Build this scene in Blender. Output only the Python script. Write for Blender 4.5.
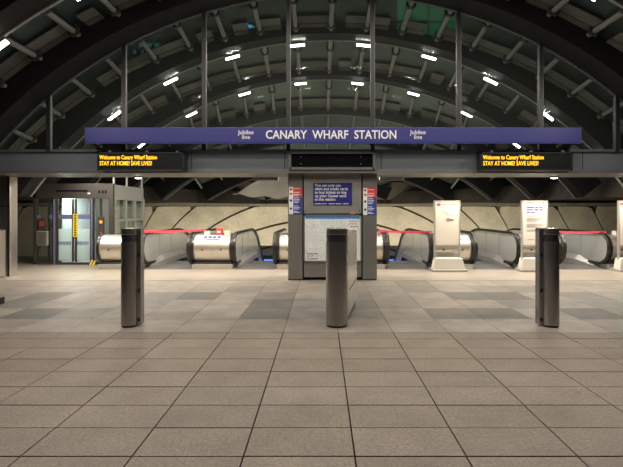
import bpy, math, random
from mathutils import Vector
random.seed(7)
S = bpy.context.scene
for o in list(bpy.data.objects): bpy.data.objects.remove(o)
COL = S.collection
PI = math.pi
# ------------------------------------------------------------------ camera, sky, exposure
EYE = 1.6
FPX = 480.0
C0 = 0.25                                   # centre line of the hall
cd = bpy.data.cameras.new('camera'); cam = bpy.data.objects.new('camera', cd); COL.objects.link(cam)
cam.location = (0, 0, EYE); cam.rotation_euler = (PI/2, 0, 0)
cd.sensor_width = 36; cd.lens = FPX/623*36
cd.shift_x = -(322-311.5)/623; cd.shift_y = -(233.5-212)/623
cd.clip_end = 400
S.camera = cam
W = bpy.data.worlds.new('night_sky'); S.world = W; W.use_nodes = True
W.node_tree.nodes['Background'].inputs[0].default_value = (0.35, 0.42, 0.5, 1)
W.node_tree.nodes['Background'].inputs[1].default_value = 0.012
S.view_settings.view_transform = 'Standard'; S.view_settings.look = 'None'
S.view_settings.gamma = 1; S.view_settings.use_curve_mapping = False
S.view_settings.exposure = 0.0
LAMP_FRONT, LAMP_REAR, LAMP_HEADER = 44, 46, 74
LAMP_COL, HEADER_COL = (1.0, 0.92, 0.82), (1.0, 0.83, 0.64)

# ------------------------------------------------------------------ materials
def mat(name, col, rough=0.5, metal=0.0, noise=0.0, nscale=8.0, emit=None, estr=0.0, bump=0.0, rand=0.0, stretch=None, spec=None):
    m = bpy.data.materials.new(name); m.use_nodes = True
    nt = m.node_tree; b = nt.nodes['Principled BSDF']
    b.inputs['Base Color'].default_value = (*col, 1); b.inputs['Roughness'].default_value = rough
    b.inputs['Metallic'].default_value = metal
    if spec is not None: b.inputs['Specular IOR Level'].default_value = spec
    if emit:
        b.inputs['Emission Color'].default_value = (*emit, 1); b.inputs['Emission Strength'].default_value = estr
    if noise or bump or rand:
        tc = nt.nodes.new('ShaderNodeTexCoord'); mp = nt.nodes.new('ShaderNodeMapping')
        nt.links.new(tc.outputs['Object'], mp.inputs['Vector'])
        if stretch: mp.inputs['Scale'].default_value = stretch
        n = nt.nodes.new('ShaderNodeTexNoise'); n.inputs['Scale'].default_value = nscale
        n.inputs['Detail'].default_value = 6; n.inputs['Roughness'].default_value = 0.65
        nt.links.new(mp.outputs[0], n.inputs['Vector'])
        mr = nt.nodes.new('ShaderNodeMapRange'); mr.inputs[1].default_value = 0.25; mr.inputs[2].default_value = 0.75
        mr.inputs[3].default_value = 1-noise; mr.inputs[4].default_value = 1+noise
        nt.links.new(n.outputs['Fac'], mr.inputs[0])
        fac = mr.outputs[0]
        if rand:
            oi = nt.nodes.new('ShaderNodeObjectInfo'); r2 = nt.nodes.new('ShaderNodeMapRange')
            r2.inputs[3].default_value = 1-rand; r2.inputs[4].default_value = 1+rand
            nt.links.new(oi.outputs['Random'], r2.inputs[0])
            mu = nt.nodes.new('ShaderNodeMath'); mu.operation = 'MULTIPLY'
            nt.links.new(fac, mu.inputs[0]); nt.links.new(r2.outputs[0], mu.inputs[1]); fac = mu.outputs[0]
        vm = nt.nodes.new('ShaderNodeVectorMath'); vm.operation = 'SCALE'; vm.inputs[0].default_value = col
        nt.links.new(fac, vm.inputs['Scale']); nt.links.new(vm.outputs[0], b.inputs['Base Color'])
        if bump:
            bp = nt.nodes.new('ShaderNodeBump'); bp.inputs['Strength'].default_value = bump; bp.inputs['Distance'].default_value = 0.01
            nt.links.new(n.outputs['Fac'], bp.inputs['Height']); nt.links.new(bp.outputs[0], b.inputs['Normal'])
    return m

def speckle(name, col, scale=160, amt=0.25, rough=0.55, rand=0.08, stain=0.16):
    """granite-like paver: fine speckle plus broad worn stains, each piece with its own tone"""
    m = bpy.data.materials.new(name); m.use_nodes = True
    nt = m.node_tree; b = nt.nodes['Principled BSDF']; b.inputs['Roughness'].default_value = rough
    g = nt.nodes.new('ShaderNodeNewGeometry')
    n1 = nt.nodes.new('ShaderNodeTexNoise'); n1.inputs['Scale'].default_value = scale; n1.inputs['Detail'].default_value = 2
    n2 = nt.nodes.new('ShaderNodeTexNoise'); n2.inputs['Scale'].default_value = 2.2; n2.inputs['Detail'].default_value = 7
    n2.inputs['Roughness'].default_value = 0.7
    n3 = nt.nodes.new('ShaderNodeTexNoise'); n3.inputs['Scale'].default_value = 38; n3.inputs['Detail'].default_value = 3
    for n in (n1, n2, n3): nt.links.new(g.outputs['Position'], n.inputs['Vector'])
    oi = nt.nodes.new('ShaderNodeObjectInfo')
    def mr(src, a, bb, lo, hi):
        r = nt.nodes.new('ShaderNodeMapRange'); r.inputs[1].default_value = a; r.inputs[2].default_value = bb
        r.inputs[3].default_value = lo; r.inputs[4].default_value = hi; nt.links.new(src, r.inputs[0]); return r.outputs[0]
    n4 = nt.nodes.new('ShaderNodeTexNoise'); n4.inputs['Scale'].default_value = 9; n4.inputs['Detail'].default_value = 3; nt.links.new(g.outputs['Position'], n4.inputs['Vector'])
    f = [mr(n4.outputs['Fac'], .70, .76, 1, .62), mr(n1.outputs['Fac'], .3, .7, 1-amt, 1+amt), mr(n2.outputs['Fac'], .3, .7, 1-stain, 1+stain),
         mr(n3.outputs['Fac'], .3, .7, 1-amt*.6, 1+amt*.6), mr(oi.outputs['Random'], 0, 1, 1-rand, 1+rand)]
    acc = f[0]
    for k in f[1:]:
        mu = nt.nodes.new('ShaderNodeMath'); mu.operation = 'MULTIPLY'; nt.links.new(acc, mu.inputs[0]); nt.links.new(k, mu.inputs[1]); acc = mu.outputs[0]
    vm = nt.nodes.new('ShaderNodeVectorMath'); vm.operation = 'SCALE'; vm.inputs[0].default_value = col
    nt.links.new(acc, vm.inputs['Scale']); nt.links.new(vm.outputs[0], b.inputs['Base Color'])
    bp = nt.nodes.new('ShaderNodeBump'); bp.inputs['Strength'].default_value = 0.15; bp.inputs['Distance'].default_value = 0.004
    nt.links.new(n1.outputs['Fac'], bp.inputs['Height']); nt.links.new(bp.outputs[0], b.inputs['Normal'])
    return m

def tiled(name, col, joint, w, h, x0, y0, rough=0.4):
    """far paving where the slabs are too small to build"""
    m = speckle(name, col, 60, .12, rough, 0, .12); nt = m.node_tree; b = nt.nodes['Principled BSDF']
    src = b.inputs['Base Color'].links[0].from_socket
    g = nt.nodes.new('ShaderNodeNewGeometry'); mp = nt.nodes.new('ShaderNodeMapping'); mp.inputs['Location'].default_value = (-x0, -y0, 0)
    nt.links.new(g.outputs['Position'], mp.inputs['Vector'])
    br = nt.nodes.new('ShaderNodeTexBrick'); br.offset = 0; br.inputs['Scale'].default_value = 1
    br.inputs['Brick Width'].default_value = w; br.inputs['Row Height'].default_value = h; br.inputs['Mortar Size'].default_value = .006
    br.inputs['Color2'].default_value = (.9, .9, .9, 1); br.inputs['Color1'].default_value = (1, 1, 1, 1); br.inputs['Mortar'].default_value = (joint, joint, joint, 1)
    nt.links.new(mp.outputs[0], br.inputs['Vector'])
    mx = nt.nodes.new('ShaderNodeVectorMath'); mx.operation = 'MULTIPLY'
    nt.links.new(src, mx.inputs[0]); nt.links.new(br.outputs['Color'], mx.inputs[1]); nt.links.new(mx.outputs[0], b.inputs['Base Color'])
    return m

def glass(name, tint, refl=1.0, rough=0.02, base=0.0):
    m = bpy.data.materials.new(name); m.use_nodes = True; nt = m.node_tree
    nt.nodes.remove(nt.nodes['Principled BSDF']); out = nt.nodes['Material Output']
    tr = nt.nodes.new('ShaderNodeBsdfTransparent'); tr.inputs[0].default_value = (*tint, 1)
    gl = nt.nodes.new('ShaderNodeBsdfGlossy'); gl.inputs['Roughness'].default_value = rough; gl.inputs[0].default_value = (.9, .95, .93, 1)
    fr = nt.nodes.new('ShaderNodeFresnel'); fr.inputs[0].default_value = 1.35
    sc = nt.nodes.new('ShaderNodeMath'); sc.operation = 'MULTIPLY'; sc.inputs[1].default_value = refl; nt.links.new(fr.outputs[0], sc.inputs[0])
    mx = nt.nodes.new('ShaderNodeMixShader'); nt.links.new(sc.outputs[0], mx.inputs[0])
    nt.links.new(tr.outputs[0], mx.inputs[1]); nt.links.new(gl.outputs[0], mx.inputs[2])
    last = mx.outputs[0]
    if base:                                     # dusty film on the pane
        df = nt.nodes.new('ShaderNodeBsdfDiffuse'); df.inputs[0].default_value = (.5, .53, .48, 1)
        m2 = nt.nodes.new('ShaderNodeMixShader'); m2.inputs[0].default_value = base
        nt.links.new(last, m2.inputs[1]); nt.links.new(df.outputs[0], m2.inputs[2]); last = m2.outputs[0]
    nt.links.new(last, out.inputs[0]); return m

M = {}
M['paver'] = speckle('paver_granite', (.205, .165, .128), 150, .36, .55, .08, .17)
M['tile_pale'] = speckle('concourse_tile_pale', (.25, .222, .185), 90, .2, .5, .12, .28)
M['tile_dark'] = speckle('concourse_tile_dark', (.125, .115, .098), 120, .36, .55, .12, .22)
M['tile_mid'] = speckle('concourse_tile_mid', (.18, .165, .142), 100, .25, .5, .12, .28)
M['bed'] = mat('paving_bed', (.012, .010, .009), .95)
M['far_floor'] = tiled('concourse_far_paving', (.305, .275, .235), .72, .73, .8, .215, 6.37, .38)
M['rib'] = mat('rib_steel', (.014, .013, .014), .6, .0, .1, 3, spec=.15)
M['purlin'] = mat('purlin_steel', (.24, .24, .22), .45, .2)
M['bracket'] = mat('bracket_steel', (.05, .05, .05), .5, .3)
M['shade'] = mat('pale_shade_panel', (.095, .097, .082), .6, 0, .25, 2.5, rand=.35)
M['header'] = mat('header_paint', (.165, .185, .205), .45, .1, .08, 1.5)
M['header_edge'] = mat('header_edge_metal', (.20, .20, .195), .4, .4)
M['mullion'] = mat('mullion_metal', (.022, .022, .024), .45, .2)
M['trim_light'] = mat('light_trim_metal', (.12, .12, .115), .45, .3)
M['roof_glass'] = glass('roof_glass', (.62, .68, .64), refl=.4, rough=.3, base=.022)
M['facade_glass'] = glass('facade_glass', (.90, .93, .91), refl=.08, base=.012)
M['lift_glass'] = glass('lift_glass', (.90, .94, .93), refl=.6, base=.02)
def frosted(name, col):
    m = bpy.data.materials.new(name); m.use_nodes = True; nt = m.node_tree; out = nt.nodes['Material Output']
    nt.nodes.remove(nt.nodes['Principled BSDF'])
    a = nt.nodes.new('ShaderNodeBsdfDiffuse'); b = nt.nodes.new('ShaderNodeBsdfTranslucent'); x = nt.nodes.new('ShaderNodeMixShader'); x.inputs[0].default_value = .8
    for k in (a, b): k.inputs[0].default_value = (*col, 1)
    nt.links.new(a.outputs[0], x.inputs[1]); nt.links.new(b.outputs[0], x.inputs[2]); nt.links.new(x.outputs[0], out.inputs[0]); return m
M['frost'] = frosted('frosted_white_panel', (.72, .80, .78))
M['blue'] = mat('sign_blue', (.030, .030, .165), .45)
M['white'] = mat('print_white', (.75, .75, .74), .5)
M['red'] = mat('print_red', (.55, .05, .035), .5)
M['bluep'] = mat('print_blue', (.03, .05, .28), .5)
M['navy'] = mat('notice_navy', (.018, .014, .15), .45)
M['orange'] = mat('sticker_orange', (.75, .2, .06), .5)
M['led'] = mat('led_amber', (.5, .2, 0), .5, emit=(1.0, .56, .03), estr=1.8)
M['screen'] = mat('led_screen_black', (.008, .008, .008), .35)
M['casing'] = mat('display_casing', (.018, .018, .019), .4)
M['steel'] = mat('brushed_steel', (.58, .56, .53), .28, .9, .12, 6, stretch=(1, 1, .08))
M['drum'] = mat('drum_steel', (.66, .62, .565), .34, .85, .08, 5, stretch=(.15, 1, 1))
M['bollard'] = mat('bollard_steel', (.34, .325, .32), .27, .9, .18, 7, stretch=(1, 1, .12))
M['bollard_band'] = mat('bollard_band', (.17, .16, .20), .28, .9)
M['pillar'] = mat('pillar_steel', (.29, .275, .255), .38, .7, .18, 2.2, stretch=(1, 1, .35))
M['pillar_lt'] = mat('pillar_upper_steel', (.42, .41, .39), .38, .7, .2, 2.0)
M['black'] = mat('black_paint', (.006, .006, .007), .8, spec=.1)
M['rubber'] = mat('black_rubber', (.012, .011, .011), .35)
M['balustrade'] = mat('balustrade_enamel', (.46, .48, .47), .2, .3, .04, 2)
M['skirt'] = mat('skirt_steel', (.50, .49, .46), .35, .6)
M['deckgrey'] = mat('deck_grey', (.10, .10, .10), .5, .3)
M['step'] = mat('step_metal', (.22, .22, .22), .5, .7)
M['concrete'] = speckle('shaft_concrete', (.46, .43, .345), 9, .10, .85, .06, .22)
M['concrete'].node_tree.nodes['Noise Texture.001'].inputs['Scale'].default_value = .8
M['ring'] = mat('ring_concrete', (.10, .088, .074), .9, 0, .35, 1.2)
M['wallback'] = mat('joint_shadow_gap', (.012, .011, .010), .9)
M['liftframe'] = mat('lift_frame_paint', (.060, .053, .047), .45, .3)
M['liftside'] = mat('lift_side_metal', (.33, .33, .30), .5, .3)
M['liftwhite'] = mat('lift_car_white', (.5, .52, .51), .5)
M['liftblue'] = mat('lift_band_blue', (.13, .15, .30), .5)
M['yellow'] = mat('warning_yellow', (.72, .52, .03), .5)
M['tape'] = mat('red_tape', (.80, .07, .12), .5)
M['signwhite'] = mat('poster_white', (.62, .595, .545), .5)
M['signframe'] = mat('sign_frame', (.40, .39, .36), .4, .4)
M['signbase'] = mat('sign_base', (.62, .60, .55), .45)
M['textgrey'] = mat('print_grey', (.25, .24, .25), .6)
M['tube'] = mat('lamp_tube', (1, 1, 1), .5, emit=(1, .97, .92), estr=16)
M['housing'] = mat('lamp_housing', (.08, .08, .08), .5)
M['net'] = mat('white_net', (.52, .49, .42), .9)
M['bluelight'] = mat('blue_glow_strip', (.05, .15, .6), .5, emit=(.06, .18, .95), estr=.9)
M['mapblue'] = mat('map_header_blue', (.05, .25, .62), .5)
M['tower'] = mat('tower_cladding', (.02, .022, .024), .6)
M['green_glow'] = mat('green_lit_window', (0, .05, .02), .4, emit=(.010, .16, .075), estr=1.0)
M['cyan_glow'] = mat('cyan_lit_window', (0, .05, .05), .4, emit=(.05, .2, .2), estr=.9)
M['neonblue'] = mat('blue_neon', (0, .05, .2), .4, emit=(.08, .35, 1), estr=2.4)
M['neongreen'] = mat('green_neon', (.05, .2, 0), .4, emit=(.35, .8, .02), estr=1.8)
M['hatch'] = mat('warning_stripe_black', (.02, .02, .02), .5)

def map_mat():
    m = mat('street_map_print', (.7, .72, .68), .45); nt = m.node_tree; b = nt.nodes['Principled BSDF']
    tc = nt.nodes.new('ShaderNodeTexCoord')
    v = nt.nodes.new('ShaderNodeTexVoronoi'); v.feature = 'DISTANCE_TO_EDGE'; v.inputs['Scale'].default_value = 14
    v2 = nt.nodes.new('ShaderNodeTexVoronoi'); v2.feature = 'DISTANCE_TO_EDGE'; v2.inputs['Scale'].default_value = 34
    n = nt.nodes.new('ShaderNodeTexNoise'); n.inputs['Scale'].default_value = 5
    for k in (v, v2, n): nt.links.new(tc.outputs['Object'], k.inputs['Vector'])
    def ramp(sock, p0, c0, p1, c1):
        r = nt.nodes.new('ShaderNodeValToRGB'); e = r.color_ramp.elements
        e[0].position = p0; e[0].color = (*c0, 1); e[1].position = p1; e[1].color = (*c1, 1)
        nt.links.new(sock, r.inputs[0]); return r.outputs[0]
    a = ramp(v.outputs['Distance'], .012, (.55, .55, .53), .035, (1, 1, 1))
    c = ramp(v2.outputs['Distance'], .015, (.86, .88, .88), .04, (1, 1, 1))
    d = ramp(n.outputs['Fac'], .45, (.74, .77, .74), .62, (.82, .82, .78))
    m1 = nt.nodes.new('ShaderNodeVectorMath'); m1.operation = 'MULTIPLY'; m2 = nt.nodes.new('ShaderNodeVectorMath'); m2.operation = 'MULTIPLY'
    nt.links.new(a, m1.inputs[0]); nt.links.new(c, m1.inputs[1]); nt.links.new(m1.outputs[0], m2.inputs[0]); nt.links.new(d, m2.inputs[1])
    nt.links.new(m2.outputs[0], b.inputs['Base Color']); return m
M['map'] = map_mat()

# ------------------------------------------------------------------ mesh helpers
class MB:
    def __init__(s): s.v = []; s.f = []
    def box(s, x0, x1, y0, y1, z0, z1):
        b = len(s.v); s.v += [(x, y, z) for z in (z0, z1) for y in (y0, y1) for x in (x0, x1)]
        s.f += [[b+i for i in q] for q in ((0,2,3,1),(4,5,7,6),(0,1,5,4),(2,6,7,3),(0,4,6,2),(1,3,7,5))]; return s
    def tube(s, pts, r, n=8, sx=1.0):
        """circle swept along a polyline"""
        P = [Vector(p) for p in pts]; b = len(s.v); up = Vector((1, 0, 0))
        for i, p in enumerate(P):
            t = (P[min(i+1, len(P)-1)]-P[max(i-1, 0)]).normalized()
            u = up if abs(t.dot(up)) < .9 else Vector((0, 0, 1))
            a = t.cross(u).normalized(); c = t.cross(a).normalized()
            for k in range(n):
                q = p+a*(r*math.cos(2*PI*k/n))+c*(r*sx*math.sin(2*PI*k/n)); s.v.append(tuple(q))
        for i in range(len(P)-1):
            for k in range(n):
                s.f.append([b+i*n+k, b+i*n+(k+1) % n, b+(i+1)*n+(k+1) % n, b+(i+1)*n+k])
        s.f.append([b+k for k in range(n)][::-1]); s.f.append([b+(len(P)-1)*n+k for k in range(n)]); return s
    def prism(s, poly, axis, a0, a1):
        """polygon extruded along an axis; poly gives the other two coordinates"""
        b = len(s.v); n = len(poly)
        for a in (a0, a1):
            for (u, w) in poly:
                s.v.append({'x': (a, u, w), 'y': (u, a, w), 'z': (u, w, a)}[axis])
        s.f.append(list(range(b, b+n))[::-1]); s.f.append(list(range(b+n, b+2*n)))
        for i in range(n): s.f.append([b+i, b+(i+1) % n, b+n+(i+1) % n, b+n+i])
        return s
    def mesh(s, name):
        me = bpy.data.meshes.new(name); me.from_pydata(s.v, [], s.f); me.validate()
        import bmesh
        bm = bmesh.new(); bm.from_mesh(me); bmesh.ops.recalc_face_normals(bm, faces=bm.faces); bm.to_mesh(me); bm.free()
        return me
    def build(s, name, m, parent=None, smooth=False, bevel=0, loc=None):
        me = s.mesh(name); me.materials.append(M[m] if isinstance(m, str) else m)
        if smooth:
            me.shade_smooth(); me.set_sharp_from_angle(angle=math.radians(40))
        o = bpy.data.objects.new(name, me); COL.objects.link(o)
        if loc: o.location = loc
        if bevel:
            bv = o.modifiers.new('bevel', 'BEVEL'); bv.width = bevel; bv.segments = 2; bv.limit_method = 'ANGLE'
        if parent: o.parent = parent
        return o
def B(*a): return MB().box(*a)
def thing(name, label, cat, loc=(0, 0, 0), group=None):
    o = bpy.data.objects.new(name, None); o.empty_display_size = .1; COL.objects.link(o); o.location = loc
    o['label'] = label; o['category'] = cat
    if group: o['group'] = group
    return o
def tag(o, label, cat, group=None):
    o['label'] = label; o['category'] = cat
    if group: o['group'] = group
    return o
def struct(name):
    o = bpy.data.objects.new(name, None); o.empty_display_size = .1; COL.objects.link(o); o['kind'] = 'structure'; return o
def inst(name, me, loc, parent, rot=None):
    o = bpy.data.objects.new(name, me); COL.objects.link(o); o.location = loc; o.parent = parent
    if rot: o.rotation_euler = rot
    return o
def local(o, root):
    """parent a part built in world coordinates under an Empty that stands at its base"""
    o.parent = root; o.location = Vector(o.location)-root.location; return o
def sub(o, part):
    """sub-part: the part above it was built in world coordinates, so its own frame is the world's"""
    o.parent = part; return o
def lines(name, rows, m, x, y, z, size, parent, step, **k):
    for i, b in enumerate(rows): text(name, b, m, x, y, z-i*step, size, parent, **k)
def text(name, body, m, x, y, z, size, parent, align='LEFT', depth=.004, width=None, bold=0.0, spacing=1.0, gap=.14):
    """flat lettering facing the camera side (-y); x, z = baseline start"""
    c = bpy.data.curves.new(name, 'FONT'); c.body = body; c.size = size; c.extrude = depth; c.align_x = align
    c.offset = bold; c.resolution_u = 3; c.space_line = spacing
    t = bpy.data.objects.new(name, c); COL.objects.link(t)
    dg = bpy.context.evaluated_depsgraph_get(); dg.update()
    me = bpy.data.meshes.new_from_object(t.evaluated_get(dg)); bpy.data.objects.remove(t); bpy.data.curves.remove(c)
    if width:
        xs = [v.co.x for v in me.vertices]; k = width/(max(xs)-min(xs))
        for v in me.vertices: v.co.x *= k
    import bmesh
    bm = bmesh.new(); bm.from_mesh(me); bm.verts.ensure_lookup_table(); seen = set(); isl = []
    for v in bm.verts:                          # islands, then words by the gaps between them
        if v.index in seen: continue
        st = [v]; comp = []; seen.add(v.index)
        while st:
            q = st.pop(); comp.append(q.index)
            for e in q.link_edges:
                w = e.other_vert(q)
                if w.index not in seen: seen.add(w.index); st.append(w)
        xs = [bm.verts[k].co.x for k in comp]; isl.append((min(xs), max(xs), comp))
    isl.sort(); words = []; end = -1e9
    for lo, hi, comp in isl:
        if lo-end > gap*size: words.append([])
        words[-1] += comp; end = max(end, hi)
    objs = []
    for wd in words:
        ids = {k: n for n, k in enumerate(wd)}
        w = bpy.data.meshes.new(name); w.from_pydata([bm.verts[k].co.copy() for k in wd], [], [[ids[v.index] for v in f.verts] for f in bm.faces if f.verts[0].index in ids])
        w.materials.append(M[m]); o = bpy.data.objects.new(name, w); COL.objects.link(o); o.rotation_euler = (PI/2, 0, 0); o.location = (x, y, z); objs.append(o)
        if parent: (sub if parent.type == 'MESH' else local)(o, parent)
    bm.free(); bpy.data.meshes.remove(me)
    return objs
def area(name, loc, target, power, sx, sy, col, parent=None, spread=PI):
    l = bpy.data.lights.new(name, 'AREA'); l.shape = 'RECTANGLE'; l.size = sx; l.size_y = sy; l.energy = power; l.color = col; l.spread = spread
    o = bpy.data.objects.new(name, l); COL.objects.link(o); o.location = loc
    o.rotation_euler = (Vector(target)-Vector(loc)).to_track_quat('-Z', 'Y').to_euler()
    if parent: local(o, parent)
    return o
ORD = ['first', 'second', 'third', 'fourth', 'fifth', 'sixth', 'seventh', 'eighth', 'ninth', 'tenth']

# ------------------------------------------------------------------ floor
COLX, PW, PD, Y0, TD = .215, .73, .417, 6.37, .80
fl = B(-40, 40, -14, Y0-.004, -.3, -.022).build('floor', 'bed'); fl['kind'] = 'structure'
pm = B(-PW/2+.006, PW/2-.006, -PD/2+.006, PD/2-.006, -.05, 0).mesh('paver'); pm.materials.append(M['paver'])
Y1 = 6.062                                   # the first course is cut short where it meets the concourse
pc = B(-PW/2+.006, PW/2-.006, -(Y0-Y1)/2+.006, (Y0-Y1)/2-.006, -.05, 0).mesh('paver'); pc.materials.append(M['paver'])
for r in range(-1, 12):
    for k in range(-9, 9):
        if abs(COLX+(k+.5)*PW) > (Y0-(r-.5)*PD)*.80+1.2: continue
        o = inst('paver', pm if r >= 0 else pc, (COLX+(k+.5)*PW, Y1-(r+.5)*PD if r >= 0 else (Y0+Y1)/2, 0), fl)
        o.location.z = random.uniform(-.0015, .0015)
fc = B(-40, 40, Y0-.004, 11.2, -.3, -.022).build('floor_concourse', 'bed'); fc['kind'] = 'structure'
dark = {1: {3: 'd', 5: 'd', 6: 'm', -7: 'd', -6: 'm', -2: 'd', 8: 'd', -9: 'm', 2: 'm', 0: 'm', -1: 'm'},
        2: {-2: 'd', -8: 'm', 4: 'm', 6: 'm', -5: 'm', 0: 'm', -1: 'm'},
        3: {3: 'd', 4: 'd', -8: 'd', -5: 'm', -4: 'd', -2: 'm', 6: 'm', 8: 'd', -11: 'm', 0: 'm'},
        4: {-3: 'm', 2: 'm', 5: 'm'}}
tms = {}
for key, nm in (('p', 'tile_pale'), ('d', 'tile_dark'), ('m', 'tile_mid')):
    tms[key] = B(-PW/2+.003, PW/2-.003, -TD/2+.003, TD/2-.003, -.05, 0).mesh('floor_tile'); tms[key].materials.append(M[nm])
for r in range(6):
    for k in range(-13, 13):
        if abs(COLX+(k+.5)*PW) > (Y0+(r+1)*TD)*.72+.8: continue
        inst('floor_tile', tms[dark.get(r, {}).get(k, 'p')], (COLX+(k+.5)*PW, Y0+(r+.5)*TD, 0), fc)
ff = MB().box(-40, 40, 11.2, 15.1, -.3, 0).box(-40, -6.3, 15.1, 17.4, -.3, 0).box(9.3, 40, 15.1, 17.4, -.3, 0).build('floor_landing', 'far_floor'); ff['kind'] = 'structure'

# ------------------------------------------------------------------ canopy: ribs, purlins, panes (a vault that sinks towards the back)
RIBW = .55
def circ(za, w, zf):
    s = za-zf; R = (w*w+s*s)/(2*s); return R, za-R, math.asin(min(.999, w/R)) if za-R < zf else PI/2
#        far face y, apex z, half width, foot z
RIBS = [(3.1, 6.6, 9.5, 0.0), (5.8, 6.6, 9.5, 0.0), (8.5, 6.6, 9.5, 0.0), (11.0, 6.6, 9.5, 0.0), (13.7, 6.5, 8.55, 2.05), (17.0, 6.29, 8.7, 2.1),
        (20.2, 5.70, 8.5, 2.15), (23.4, 5.05, 7.9, 2.2), (26.5, 4.1, 6.46, 2.25), (29.0, 3.1, 3.6, 2.3)]
def hth(i, th, tf):
    a = min(1, abs(th)/tf); base = .20 if i > 3 else .30
    return base+(.62 if i > 3 else .45)*a**1.4
def ribpt(i, th, dr):
    y, za, w, zf = RIBS[i]; R, zc, tf = circ(za, w, zf)
    return C0+(R+dr)*math.sin(th), zc+(R+dr)*math.cos(th)
roof = struct('ceiling')
for i, (y, za, w, zf) in enumerate(RIBS):
    R, zc, tf = circ(za, w, zf); N = 44; mb = MB(); bw = RIBW if i != 3 else .7
    if i == 9: bw = .3
    for j in range(N+1):
        th = -tf+2*tf*j/N; h = hth(i, th, tf)
        for dr, yy in ((0, y-bw), (0, y), (h, y), (h, y-bw)):
            x, z = ribpt(i, th, dr); mb.v.append((x, yy, z))
    for j in range(N):
        for k in range(4): mb.f.append([j*4+k, j*4+(k+1) % 4, j*4+4+(k+1) % 4, j*4+4+k])
    mb.f.append([0, 1, 2, 3]); mb.f.append([N*4+k for k in (3, 2, 1, 0)])
    rb = mb.build('roof_rib', 'rib', roof, smooth=True)
    # thin bright lower flange
    mb = MB()
    for j in range(N+1):
        th = -tf+2*tf*j/N
        for dr, yy in ((-.025, y-.05), (-.025, y+.01), (0, y+.01), (0, y-.05)):
            x, z = ribpt(i, th, dr); mb.v.append((x, yy, z))
    for j in range(N):
        for k in range(4): mb.f.append([j*4+k, j*4+(k+1) % 4, j*4+4+(k+1) % 4, j*4+4+k])
    mb.build('flange', 'trim_light' if i == 3 else 'purlin', rb)
DTH = math.radians(5.25)
brk = MB().box(-.10, .10, -.05, .05, -.07, .0).box(-.12, -.08, -.05, .05, -.02, .12).box(.08, .12, -.05, .05, -.02, .12).mesh('purlin_bracket'); brk.materials.append(M['bracket'])
for i in range(2, 9):
    y0 = RIBS[i][0]; y1 = RIBS[i+1][0]-(.7 if i+1 == 3 else .3 if i+1 == 9 else RIBW)
    ta, tb = circ(*RIBS[i][1:])[2], circ(*RIBS[i+1][1:])[2]
    nmax = int(min(ta, tb, math.radians(60))/DTH)
    prof = []
    for k in range(-nmax, nmax+1):
        th = k*DTH
        pa = ribpt(i, th, hth(i, th, ta)-.10); pb = ribpt(i+1, th, hth(i+1, th, tb)-.10)
        ga = ribpt(i, th, hth(i, th, ta)+.02); gb = ribpt(i+1, th, hth(i+1, th, tb)+.02)
        prof.append((ga, gb))
        A = Vector((pa[0], y0, pa[1])); Bv = Vector((pb[0], y1, pb[1]))
        if i < 8:
            p = MB().tube([A, Bv], .058, 8).build('purlin', 'purlin', roof, smooth=True)
            if i < 6:
                for q in (.90, .30):
                    c = A.lerp(Bv, q); inst('purlin_bracket', brk, c, p, (0, th, 0))
    for k in range(len(prof)-1):
        (a, b), (c, d) = prof[k], prof[k+1]
        def corner(s, t):                       # s across, t along the bay
            l = Vector((a[0], y0, a[1])).lerp(Vector((b[0], y1, b[1])), t); r = Vector((c[0], y0, c[1])).lerp(Vector((d[0], y1, d[1])), t)
            return l.lerp(r, s)
        nrm = Vector((math.sin((k-nmax+.5)*DTH), 0, math.cos((k-nmax+.5)*DTH)))
        def slab(name, m, s0, s1, t0, t1, lift, th=.02):
            v = [corner(s, t)+nrm*lift for s, t in ((s0, t0), (s1, t0), (s1, t1), (s0, t1))]
            mb = MB(); mb.v = [tuple(q) for q in v]+[tuple(q+nrm*th) for q in v]
            mb.f = [[0, 1, 2, 3], [7, 6, 5, 4], [0, 4, 5, 1], [1, 5, 6, 2], [2, 6, 7, 3], [3, 7, 4, 0]]
            return mb.build(name, m, roof)
        slab('roof_pane', 'roof_glass', .015, .985, -.08, 1.08, 0)
        if i < 7:
            f0, f1 = random.choice([(.06, .60), (.06, .94), (.4, .94), (.06, .94), (.3, .7)])
            slab('shade_panel', 'shade', f0, f1, .90, 1.08, -.06)
            slab('shade_panel', 'shade', f0, f1, .70, .88, -.06)
            if i > 2 and (k % 2 == 0): slab('shade_panel', 'shade', .2, .8, -.04, .13, -.06)
# ring beam carrying the rib feet, plan curve
ringpts = [(-16, 12.0), (-10.4, 14.0), (-9.3, 17.2), (-8.95, 20.4), (-8.3, 23.6), (-6.9, 26.8), (-3.8, 29.4), (4.2, 29.4), (7.3, 26.8), (8.7, 23.6), (9.35, 20.4), (9.7, 17.2), (10.8, 14.0), (16.4, 12.0)]
mb = MB()
for k, (x, y) in enumerate(ringpts):
    n = Vector((x-C0, (y-15)*.8, 0)).normalized()*.6
    zt = 2.85 if 1 < k < 12 else 2.5
    mb.v += [(x, y, 2.10), (x+n.x, y+n.y, 2.10), (x+n.x*3, y+n.y*3, zt+.6), (x+n.x*.6, y+n.y*.6, zt)]
for j in range(len(ringpts)-1):
    for k in range(4): mb.f.append([j*4+k, j*4+(k+1) % 4, j*4+4+(k+1) % 4, j*4+4+k])
rg = mb.build('trim_ring_beam', 'ring'); rg['kind'] = 'structure'

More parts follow.
